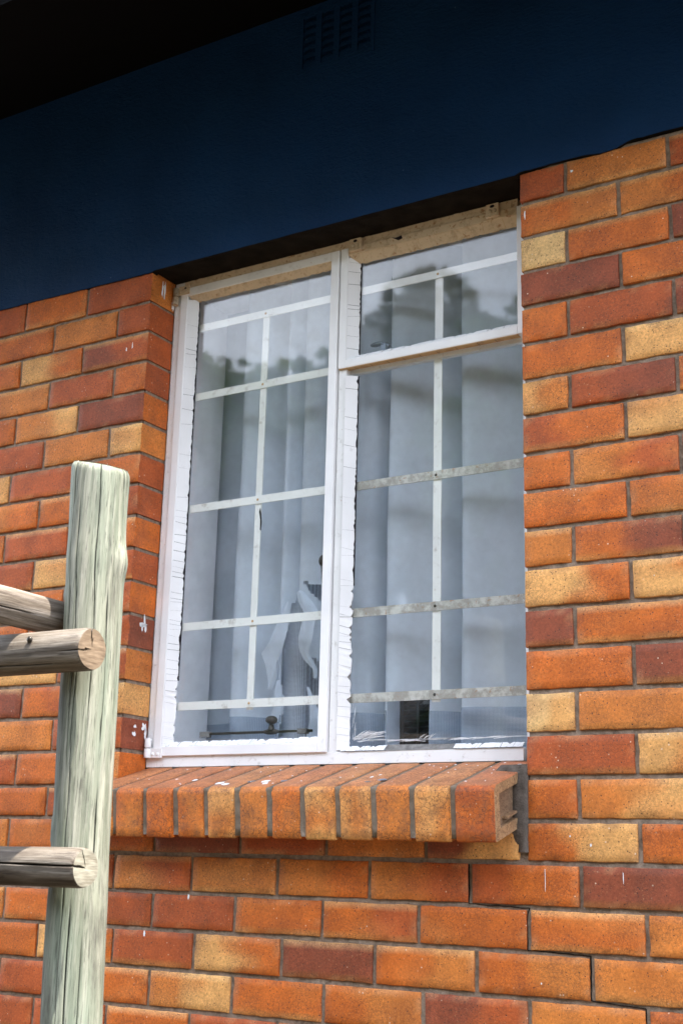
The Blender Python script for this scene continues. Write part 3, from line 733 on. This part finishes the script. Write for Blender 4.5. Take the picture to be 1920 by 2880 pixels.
# paint drips and pebbly droppings on the sill top
def spot(x, d, rx_, rd, mi):
    dp = MB()
    n = 12; c_ = dp.vert(srot((x, d, -.0016))); ring = []
    for q in range(n):
        t_ = 2*PI*q/n; k = 1+noise.noise(Vector((x*90, t_, d*30)))*.5; ring.append(dp.vert(srot((x+rx_*k*math.cos(t_), d+rd*k*math.sin(t_), -.0004))))
    for q in range(n): dp.face((c_, ring[q], ring[(q+1) % n])[::-1], 0, True)
    dp.build('paint_spot', [M['putty'], M['oldputty'], M['steelgrey']][mi], so_)
for (x, d, a_, b_, mi) in ((-.705, .185, .010, .011, 0), (-.682, .196, .010, .012, 0), (-.628, .172, .009, .010, 1), (-.590, .172, .010, .011, 0), (-.577, .192, .007, .009, 0), (-.545, .168, .008, .008, 2), (-.80, .150, .006, .008, 0), (-.30, .168, .012, .008, 2), (-.325, .185, .008, .006, 1), (-.34, .14, .004, .006, 0), (-.33, .12, .003, .006, 0), (-.045, .035, .006, .005, 0), (-.86, .14, .004, .005, 0)): spot(x, d, a_, b_, mi)
for k in range(34): spot(random.uniform(-1.0, -.04), random.uniform(.01, .2), random.uniform(.0012, .003), random.uniform(.0012, .003), 0)
# white paint splashes on the left jamb and a few runs on bricks
def splash(p, u, w_, ru, rw, jag=.6):
    n = 14; p = Vector(p); u = Vector(u); w_ = Vector(w_); nrm_ = u.cross(w_).normalized(); pts = []
    for q in range(n):
        t_ = 2*PI*q/n; k = 1+noise.noise(Vector((p.z*50, q*1.7, p.y*50+p.x*9)))*jag*1.6
        pts.append(p+u*ru*k*math.cos(t_)+w_*rw*k*math.sin(t_))
    sj = MB(); sj.poly(pts); sj.build('paint_splash', M['putty'], house)
XJ = OPX+.0026
for (y, z, ry, rz) in ((.084, -1.215, .010, .010), (.090, -1.232, .006, .014), (.050, -1.218, .006, .004), (.048, -1.235, .006, .006), (.055, -.962, .015, .007), (.060, -.948, .004, .016), (.052, -.970, .004, .012), (.066, -.968, .004, .014), (.045, -.045, .004, .022), (.055, -.040, .003, .026), (.092, -.075, .006, .010)):
    splash((XJ, y, z), (0, 1, 0), (0, 0, 1), ry, rz)
for (x, z, rx_, rz) in ((-1.115, -.215, .0018, .010), (-1.135, -.222, .0018, .006), (.012, -.10+-.015, .0018, .010), (.125, -.035, .003, .003), (-.952, -1.70, .003, .006), (.037, -1.555, .0007, .022), (.195, -1.545, .0008, .010), (.132, -1.486, .002, .003), (-.83, -1.615, .003, .006), (.09, -1.47, .0015, .002), (.026, -1.745, .0016, .002)):
    splash((x, -.0032, z), (1, 0, 0), (0, 0, 1), rx_, rz, .4)

# ------------------------------------------------------------------ inside: reveal, dark room
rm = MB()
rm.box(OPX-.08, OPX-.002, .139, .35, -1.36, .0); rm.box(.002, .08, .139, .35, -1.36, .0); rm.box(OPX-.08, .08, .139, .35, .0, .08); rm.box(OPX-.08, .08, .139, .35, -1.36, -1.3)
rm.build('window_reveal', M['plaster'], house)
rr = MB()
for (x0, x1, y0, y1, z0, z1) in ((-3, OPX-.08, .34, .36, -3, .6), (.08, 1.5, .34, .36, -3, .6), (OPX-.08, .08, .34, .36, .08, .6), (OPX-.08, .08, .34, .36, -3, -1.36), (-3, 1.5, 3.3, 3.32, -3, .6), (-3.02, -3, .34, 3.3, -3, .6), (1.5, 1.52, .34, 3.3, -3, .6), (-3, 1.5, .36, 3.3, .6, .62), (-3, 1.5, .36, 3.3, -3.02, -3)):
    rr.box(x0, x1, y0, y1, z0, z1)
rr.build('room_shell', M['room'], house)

# ------------------------------------------------------------------ curtains
def spline(pts, n):
    out = []
    for k in range(len(pts)-1):
        p0 = pts[max(0, k-1)]; p1 = pts[k]; p2 = pts[k+1]; p3 = pts[min(len(pts)-1, k+2)]
        for q in range(n):
            t_ = q/n
            out.append(tuple(.5*((2*p1[i])+(-p0[i]+p2[i])*t_+(2*p0[i]-5*p1[i]+4*p2[i]-p3[i])*t_*t_+(-p0[i]+3*p1[i]-3*p2[i]+p3[i])*t_**3) for i in (0, 1)))
    out.append(pts[-1]); return out
def inside(p, poly):
    c = False; n = len(poly)
    for i in range(n):
        (x1, y1), (x2, y2) = poly[i], poly[(i+1) % n]
        if (y1 > p[1]) != (y2 > p[1]) and p[0] < (x2-x1)*(p[1]-y1)/(y2-y1)+x1: c = not c
    return c
def curtain(mb, path, z0, z1, holes=(), dz=.008, sway=.006):
    nz_ = int((z1-z0)/dz); g = []
    for j in range(nz_+1):
        z = z0+(z1-z0)*j/nz_; r = []
        for i, (x, y) in enumerate(path):
            r.append(mb.vert((x+noise.noise(Vector((x*5, z*2.2, 4)))*sway, y+noise.noise(Vector((x*9, z*2.5, 9)))*sway, z)))
        g.append(r)
    for j in range(nz_):
        for i in range(len(path)-1):
            cx = (path[i][0]+path[i+1][0])/2; cz = z0+(z1-z0)*(j+.5)/nz_
            if any(inside((cx, cz), h) for h in holes): continue
            mb.face((g[j][i], g[j][i+1], g[j+1][i+1], g[j+1][i]), 0, True)
HZ = -1.183
LP = spline([(-1.13, .366), (-1.05, .360), (-.99, .345), (-.945, .325), (-.922, .28), (-.908, .232), (-.885, .208), (-.850, .222), (-.815, .262), (-.790, .275), (-.775, .245), (-.755, .215), (-.735, .235), (-.720, .252), (-.708, .222), (-.690, .212), (-.660, .225), (-.640, .250), (-.620, .240), (-.600, .210), (-.570, .212), (-.545, .235)], 7)
holes = [[(-.742, -.906), (-.731, -.902), (-.726, -.880), (-.711, -.878), (-.690, -.892), (-.664, -.925), (-.665, -.96), (-.672, -1.01), (-.676, -1.05), (-.655, -1.045), (-.640, -1.07), (-.636, -1.16), (-.66, -1.19), (-.665, -1.30), (-.70, -1.30), (-.76, -1.30), (-.742, -1.16), (-.75, -1.09), (-.748, -1.0), (-.735, -.94)],
         [(-.690, -.855), (-.650, -.858), (-.625, -.880), (-.625, -.905), (-.645, -.905), (-.668, -.885)]]
lc = thing('curtain', 'torn sheer white net curtain behind the left casement glass', 'curtain', 'net curtains', (-.77, .24, -.6))
def at0(mb, name, mat, root):
    o = mb.build(name, mat, root); o.location = -root.location if True else (0, 0, 0); return o
cm = MB(); curtain(cm, LP, -1.285, .03, holes); at0(cm, 'sheer_panel', M['net'], lc)
cm = MB(); curtain(cm, [(x, y-.0015) for x, y in LP], -1.286, HZ, holes); at0(cm, 'hem', M['hem'], lc)
def flap(pts_c, widths, ys, name='torn_flap'):
    mb = MB(); prev = None; n = len(pts_c)
    for k in range(n):
        (x, z), w, y = pts_c[k], widths[k]*random.uniform(.75, 1.25), ys[k]; x += random.uniform(-.003, .003)
        cur = [mb.vert((x-w+w*2*q/4, y+.006*math.sin(q*1.6+k)+abs(q-2)*.003, z+noise.noise(Vector((x*50, z*50, q)))*.006)) for q in range(5)]
        if prev:
            for q in range(4): mb.face((prev[q], prev[q+1], cur[q+1], cur[q]), 0, True)
        prev = cur
    at0(mb, name, M['net'], lc)
flap([(-.692, -.878), (-.680, -.905), (-.660, -.930), (-.662, -.965), (-.665, -1.0), (-.672, -1.03), (-.665, -1.05), (-.645, -1.075), (-.637, -1.10)], [.012, .016, .020, .022, .020, .014, .012, .007, .002], [.20, .198, .196, .194, .194, .196, .198, .20, .20])
flap([(-.728, -.905), (-.735, -.93), (-.742, -.96), (-.752, -1.0), (-.765, -1.03), (-.768, -1.06), (-.765, -1.09), (-.770, -1.12)], [.010, .012, .016, .022, .030, .020, .012, .004], [.20, .197, .194, .192, .192, .194, .197, .20])
flap([(-.660, -1.12), (-.648, -1.16), (-.640, -1.20), (-.642, -1.25), (-.640, -1.28)], [.004, .010, .015, .02, .024], [.20, .198, .196, .197, .20])
flap([(-.745, -1.10), (-.750, -1.13), (-.748, -1.16), (-.757, -1.20)], [.004, .010, .008, .014], [.20, .198, .20, .20])
rc = thing('curtain', 'sheer white net curtain in straight folds behind the right hand fixed pane', 'curtain', 'net curtains', (-.27, .24, -.6))
GX0, GX1, GZ = -.4300, -.3370, -1.158
RP = spline([(-.575, .262), (-.555, .222), (-.530, .205), (-.500, .215), (-.475, .245), (-.458, .282), (-.448, .285), (-.444, .230), (-.438, .196), (-.425, .190), (-.395, .200), (-.355, .218), (-.315, .240), (-.285, .268), (-.262, .290), (-.252, .270), (-.247, .225), (-.240, .196), (-.222, .190), (-.180, .200), (-.130, .215), (-.080, .235), (-.040, .262), (.02, .270)], 7)
gap = [[(GX0, -1.3), (GX0, GZ), (GX1, GZ), (GX1, -1.3)]]
cm = MB(); curtain(cm, RP, -1.285, .03, gap, sway=.004); at0(cm, 'sheer_panel', M['net'], rc)
cm = MB(); curtain(cm, [(x, y-.0015) for x, y in RP], -1.286, HZ-.003, gap, sway=.004); at0(cm, 'hem', M['hem'], rc)
# woven lining gathered into a column behind the torn net
wl = MB()
LNP = [(-1.14, .372), (-1.06, .366), (-.99, .352), (-.93, .345), (-.87, .352), (-.82, .345), (-.790, .318)]
for k in range(9): LNP.append((-.745-.034*math.cos(PI*k/8), .285-.036*math.sin(PI*k/8)))
LNP += [(-.700, .318), (-.670, .345), (-.62, .350), (-.57, .342), (-.52, .350)]
curtain(wl, spline(LNP, 4), -1.285, .03, sway=.005)
wlo = wl.build('lining_curtain', M['lining']); tag(wlo, 'grey woven lining curtain gathered in a round fold behind the torn net', 'curtain')
# dark louvre seen through the gap in the right curtain
lv = thing('louvre_panel', 'black louvred panel showing through the gap in the right net curtain', 'louvre', None, (-.40, .33, -1.2))
mb = MB(); mb.box(-.52, -.33, .330, .345, -1.30, -1.00); at0(mb, 'back_panel', M['louvre'], lv)
mb = MB()
for x in (-.505, -.462, -.452, -.41): mb.box(x, x+.006, .300, .329, -1.30, -1.00)
at0(mb, 'upright', M['louvre'], lv)
mb = MB()
for k in range(22):
    z = -1.295+k*.0135
    for (x0, x1) in ((-.499, -.462), (-.446, -.410), (-.404, -.34)):
        mb.poly([(x0, .303, z), (x1, .303, z), (x1, .326, z+.010), (x0, .326, z+.010)]); mb.poly([(x0, .303, z-.0012), (x0, .326, z+.0088), (x1, .326, z+.0088), (x1, .303, z-.0012)])
        mb.poly([(x0, .303, z), (x0, .303, z-.0012), (x1, .303, z-.0012), (x1, .303, z)])
at0(mb, 'slats', simple('louvre_slat', (.03, .045, .05), .3, 40, .2, .1), lv)

# ------------------------------------------------------------------ round-pole climbing frame
pf = thing('pole_frame', 'green treated round timber post with weathered poles nailed across it', 'timber frame', None, (-.473, -.72, -3.1))
def pole(a, b_, rad, mat, name, seed, cracks=(), end_col=(.42, .30, .18), nseg=60, na=110, knots=(), tilt=(0, 0), rfun=None, capb=True, vc=None):
    """round pole from a to b; cracks: (angle, depth, width, s0, s1) grooves; end b gets a sawn, checked face"""
    a, b_ = Vector(a), Vector(b_); Ln = (b_-a).length; d = (b_-a)/Ln
    u = Vector((0, 0, 1)) if abs(d.z) < .9 else Vector((1, 0, 0)); w_ = d.cross(u).normalized(); u = w_.cross(d).normalized()
    mb = MB(); rows = []
    angs = [2*PI*k/na for k in range(na)]
    for (ca, dp_, cw, s0, s1) in cracks: angs += [ca+cw*q for q in (-1.2, -.6, -.25, 0, .25, .6, 1.2)]
    angs = sorted(set([x % (2*PI) for x in angs])); NA = len(angs)
    def radius(t_, s_):
        r = (rfun(s_) if rfun else rad)*(1+.035*noise.noise(Vector((math.cos(t_)*1.2, math.sin(t_)*1.2, s_*3+seed)))+.012*noise.noise(Vector((math.cos(t_)*4, math.sin(t_)*4, s_*8+seed))))
        sh = 1.0
        for (kt, ks, kh, kr) in knots:
            dt = (t_-kt+PI) % (2*PI)-PI; q = (dt*rad/kr)**2+((s_-ks)/kr)**2; r += kh*math.exp(-q)
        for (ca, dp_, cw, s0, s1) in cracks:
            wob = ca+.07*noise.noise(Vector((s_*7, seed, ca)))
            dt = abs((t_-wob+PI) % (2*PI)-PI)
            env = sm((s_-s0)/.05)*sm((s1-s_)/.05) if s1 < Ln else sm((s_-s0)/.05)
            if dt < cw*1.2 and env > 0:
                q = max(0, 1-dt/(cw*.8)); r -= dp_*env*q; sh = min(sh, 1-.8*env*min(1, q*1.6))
        return r, sh
    for j in range(nseg+1):
        s_ = Ln*(1-(1-j/nseg)**1.3); row = []
        for t_ in angs:
            r, sh = radius(t_, s_)
            if capb and s_ > Ln-.012: r -= (.0022 if rad < .05 else .005)*((s_-Ln+.012)/.012)**2
            ss = s_+((tilt[0]*math.cos(t_)+tilt[1]*math.sin(t_))*r if j == nseg else (tilt[0]*math.cos(t_)+tilt[1]*math.sin(t_))*r*sm((s_-Ln+.1)/.1))
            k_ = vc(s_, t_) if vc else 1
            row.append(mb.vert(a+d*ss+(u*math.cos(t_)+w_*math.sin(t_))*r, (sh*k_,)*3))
        rows.append(row)
    for j in range(nseg):
        for k in range(NA): mb.face((rows[j][k], rows[j][(k+1) % NA], rows[j+1][(k+1) % NA], rows[j+1][k]), 0, True)
    # sawn end with rings and radial checks
    prev = rows[-1]
    prev = [mb.vert(mb.v[q], end_col) for q in prev]
    for fr_ in (.93, .8, .66, .5, .34, .18, .06):
        row = []
        for i_, t_ in enumerate(angs):
            r, sh = radius(t_, Ln); rr0, _ = (rfun(Ln) if rfun else rad), 0
            rr_ = r*fr_; dep = 0; cc = 1+.12*math.sin(fr_*38)
            for (ca, dp_, cw, s0, s1) in cracks:
                if s1 < Ln: continue
                wob = ca+.07*noise.noise(Vector((Ln*7, seed, ca)))+.35*(1-fr_)*noise.noise(Vector((fr_*5, seed, 2)))
                dt = abs((t_-wob+PI) % (2*PI)-PI); q = max(0, 1-dt/(cw*.8/max(.25, fr_)))
                rfull = rfun(Ln) if rfun else rad
                rr_ = max(rr_, 0); dep = max(dep, q*.012); cc = min(cc, 1-.85*min(1, q*1.5))
                rr_ = rfull*fr_ if q > 0 else rr_
            row.append(mb.vert(a+d*(Ln-dep+(tilt[0]*math.cos(t_)+tilt[1]*math.sin(t_))*rr_)+(u*math.cos(t_)+w_*math.sin(t_))*rr_, tuple(e*cc for e in end_col)))
        for k in range(NA): mb.face((prev[k], prev[(k+1) % NA], row[(k+1) % NA], row[k]), 1, False)
        prev = row
    mb.face(prev, 1)
    o = mb.build(name, [mat, M['endgrain']], pf); o.location = -pf.location; return o
POSTP = [(-3.1, .054), (-1.9, .0512), (-1.70, .0512), (-1.61, .0508), (-1.526, .0490), (-1.437, .0494), (-1.345, .0506), (-1.27, .0510), (-1.188, .0510), (-1.123, .0520), (-1.05, .0522), (-1.01, .0535), (-.958, .0524), (-.90, .0531), (-.85, .0540), (-.80, .0535)]
def prad(s_):
    z = -3.1+s_
    for (z0, r0), (z1, r1) in zip(POSTP, POSTP[1:]):
        if z <= z1: return r0+(r1-r0)*max(0, (z-z0)/(z1-z0))
    return .0535
# angle convention for the vertical post: u = x axis
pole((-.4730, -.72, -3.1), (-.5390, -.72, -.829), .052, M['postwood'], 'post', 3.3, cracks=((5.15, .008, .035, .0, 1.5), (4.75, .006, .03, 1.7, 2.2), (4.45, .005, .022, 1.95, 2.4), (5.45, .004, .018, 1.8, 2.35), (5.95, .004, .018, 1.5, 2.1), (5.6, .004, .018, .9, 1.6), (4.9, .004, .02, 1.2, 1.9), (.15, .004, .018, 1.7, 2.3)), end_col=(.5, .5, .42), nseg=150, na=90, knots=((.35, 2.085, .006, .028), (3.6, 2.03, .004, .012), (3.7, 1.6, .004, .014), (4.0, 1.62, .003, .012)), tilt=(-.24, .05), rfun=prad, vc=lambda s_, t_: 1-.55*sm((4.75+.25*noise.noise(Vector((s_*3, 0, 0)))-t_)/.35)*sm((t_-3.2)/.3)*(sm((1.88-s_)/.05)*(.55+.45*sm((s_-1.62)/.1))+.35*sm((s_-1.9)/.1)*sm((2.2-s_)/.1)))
rail_y = -.72-.052-.035
pole((-1.9, rail_y, -1.182), (-.448, rail_y, -1.190), .0365, M['railwood_x'], 'rail', 11.0, cracks=((2.35, .010, .05, .0, 1.40), (.15, .016, .05, 1.36, 9), (1.75, .010, .04, 1.41, 9)), end_col=(.19, .135, .085), knots=((1.9, 1.24, .004, .010),), nseg=90)
pole((-1.9, rail_y+.004, -1.552), (-.430, rail_y+.004, -1.549), .0320, M['railwood_x'], 'rail', 23.0, cracks=((1.45, .020, .07, .0, 9), (.4, .006, .03, 1.40, 9)), end_col=(.25, .235, .18), knots=((1.9, 1.30, .003, .008),), nseg=90)
pole((-.622, -2.2, -1.100), (-.620, -.655, -1.110), .0330, M['railwood_y'], 'rail', 37.0, cracks=((4.55, .020, .09, .0, 9), (1.9, .01, .05, .2, 1.4)), end_col=(.3, .25, .2), nseg=90)
# nails
nl = MB(); nl.ball((-.560, rail_y-.036, -1.172), .006, .004, .006, 10); o = nl.build('nail', M['iron'], pf); o.location = -pf.location
nl = MB(); nl.cyl((-.612, rail_y-.028, -1.545), (-.612, rail_y-.042, -1.545), .0052, n=12)
o = nl.build('nail', M['iron'], pf); o.location = -pf.location

# ------------------------------------------------------------------ ground, the trees mirrored in the glass, and unseen trees added against skylight
gd = MB(); gd.poly([(-60, -80, -3.1), (60, -80, -3.1), (60, 30, -3.1), (-60, 30, -3.1)]); go = gd.build('ground', M['soil']); go['kind'] = 'structure'
def leafmat(name, c):
    m, t, b = newmat(name); at = N(t, 'ShaderNodeVertexColor', layer_name='col')
    L(t, mixc(t, 1, tuple(c)+(1,), at.outputs[0], 'MULTIPLY'), b.inputs['Base Color']); b.inputs['Roughness'].default_value = .6
    return m
LM = [leafmat('leaf_olive', (.10, .21, .03)), leafmat('leaf_dark', (.03, .07, .012)), leafmat('leaf_light', (.14, .26, .04))]
def tree(x, y, h, r, mi, label, n=6500, flat=.42):
    h *= 1.17
    t0 = thing('tree', label, 'tree', 'trees reflected in the window glass', (x, y, -3.1))
    tk = MB(); pts = [Vector((0, 0, 0))]
    H = h*.55
    for k in range(1, 6): pts.append(Vector((random.uniform(-.15, .15)*k, random.uniform(-.15, .15)*k, H*k/5)))
    for k in range(5): tk.cyl(pts[k], pts[k+1], .26*(1-k*.14), .26*(1-(k+1)*.14), 10, cap=False)
    lobes = []
    for k in range(15):
        a_ = random.random()*2*PI; q = math.sqrt(random.random())*r*.85
        e = Vector((q*math.cos(a_), q*math.sin(a_), h*(1-.12-.34*(q/r)**1.5)-random.random()*h*.22)); lobes.append((e, r*random.uniform(.24, .42)))
        st = pts[random.choice((3, 4, 5))]; mid = (st+e)/2+Vector((0, 0, .3)); tk.cyl(st, mid, .09, .06, 7, cap=False); tk.cyl(mid, e, .06, .02, 7, cap=False)
    tk.build('trunk', M['bark'], t0)
    lf = MB()
    for k in range(n):
        e, lr = random.choice(lobes)
        v_ = Vector((random.gauss(0, 1), random.gauss(0, 1), random.gauss(0, 1))).normalized()*lr*random.random()**.35; v_.z *= flat*1.5
        p = e+v_; s_ = random.uniform(.035, .08); a_ = Vector((random.gauss(0, 1), random.gauss(0, 1), random.gauss(0, .5))).normalized(); b_ = a_.orthogonal().normalized()
        c = random.uniform(.6, 1.5); i = [lf.vert(p+a_*s_*1.6, (c, c, c*.9)), lf.vert(p+b_*s_, (c, c, c*.9)), lf.vert(p-a_*s_*1.6, (c, c, c*.9)), lf.vert(p-b_*s_, (c, c, c*.9))]; lf.face(i)
    lf.build('crown', LM[mi], t0)
tree(-11.8, -14.0, 10.6, 3.0, 0, 'tallest olive green tree mirrored in the left casement panes')
tree(-8.3, -13.8, 10.9, 2.2, 1, 'dark rounded tree mirrored near the mullion of the window')
tree(-5.6, -13.6, 10.3, 2.1, 0, 'feathery tree mirrored in the top right vent pane')
tree(-15.5, -13.0, 9.5, 3.2, 1, 'unseen dark green tree added left of the tallest mirrored tree to block skylight')  # from here on: unseen trees added to cut skylight on the upper wall
tree(-2.0, -15.5, 9.6, 3.0, 1, 'unseen dark green tree added opposite the right brick jamb to block skylight')
tree(2.5, -16.5, 9.8, 3.2, 2, 'unseen pale green tree added across from the brick wall to block skylight')
tree(7.0, -15.5, 9.6, 3.2, 1, 'unseen dark tree added at the right end of the row to block skylight')
tree(-19, -10.0, 9.0, 3.2, 0, 'unseen olive tree added at the far left end of the row to block skylight')
# low hedge mass closing the view under the crowns
hg = MB()
for k in range(36000):
    x = random.uniform(-26, 14); y = -17.5+random.uniform(-1.2, 1.2)+.02*(x+6)**2*.5; z = -3.1+random.random()**.6*(10.5+1.5*noise.noise(Vector((x*.35, 0, 0))))
    s_ = random.uniform(.12, .3); a_ = Vector((random.gauss(0, 1), random.gauss(0, .3), random.gauss(0, 1))).normalized(); b_ = a_.cross(Vector((0, 1, .3))).normalized(); p = Vector((x, y, z)); c = random.uniform(.5, 1.4)
    i = [hg.vert(p+a_*s_, (c, c, c)), hg.vert(p+b_*s_, (c, c, c)), hg.vert(p-a_*s_, (c, c, c)), hg.vert(p-b_*s_, (c, c, c))]; hg.face(i)
ho = hg.build('hedge', LM[1]); ho['kind'] = 'stuff'; ho['label'] = 'dense dark hedge under the mirrored trees'; ho['category'] = 'hedge'
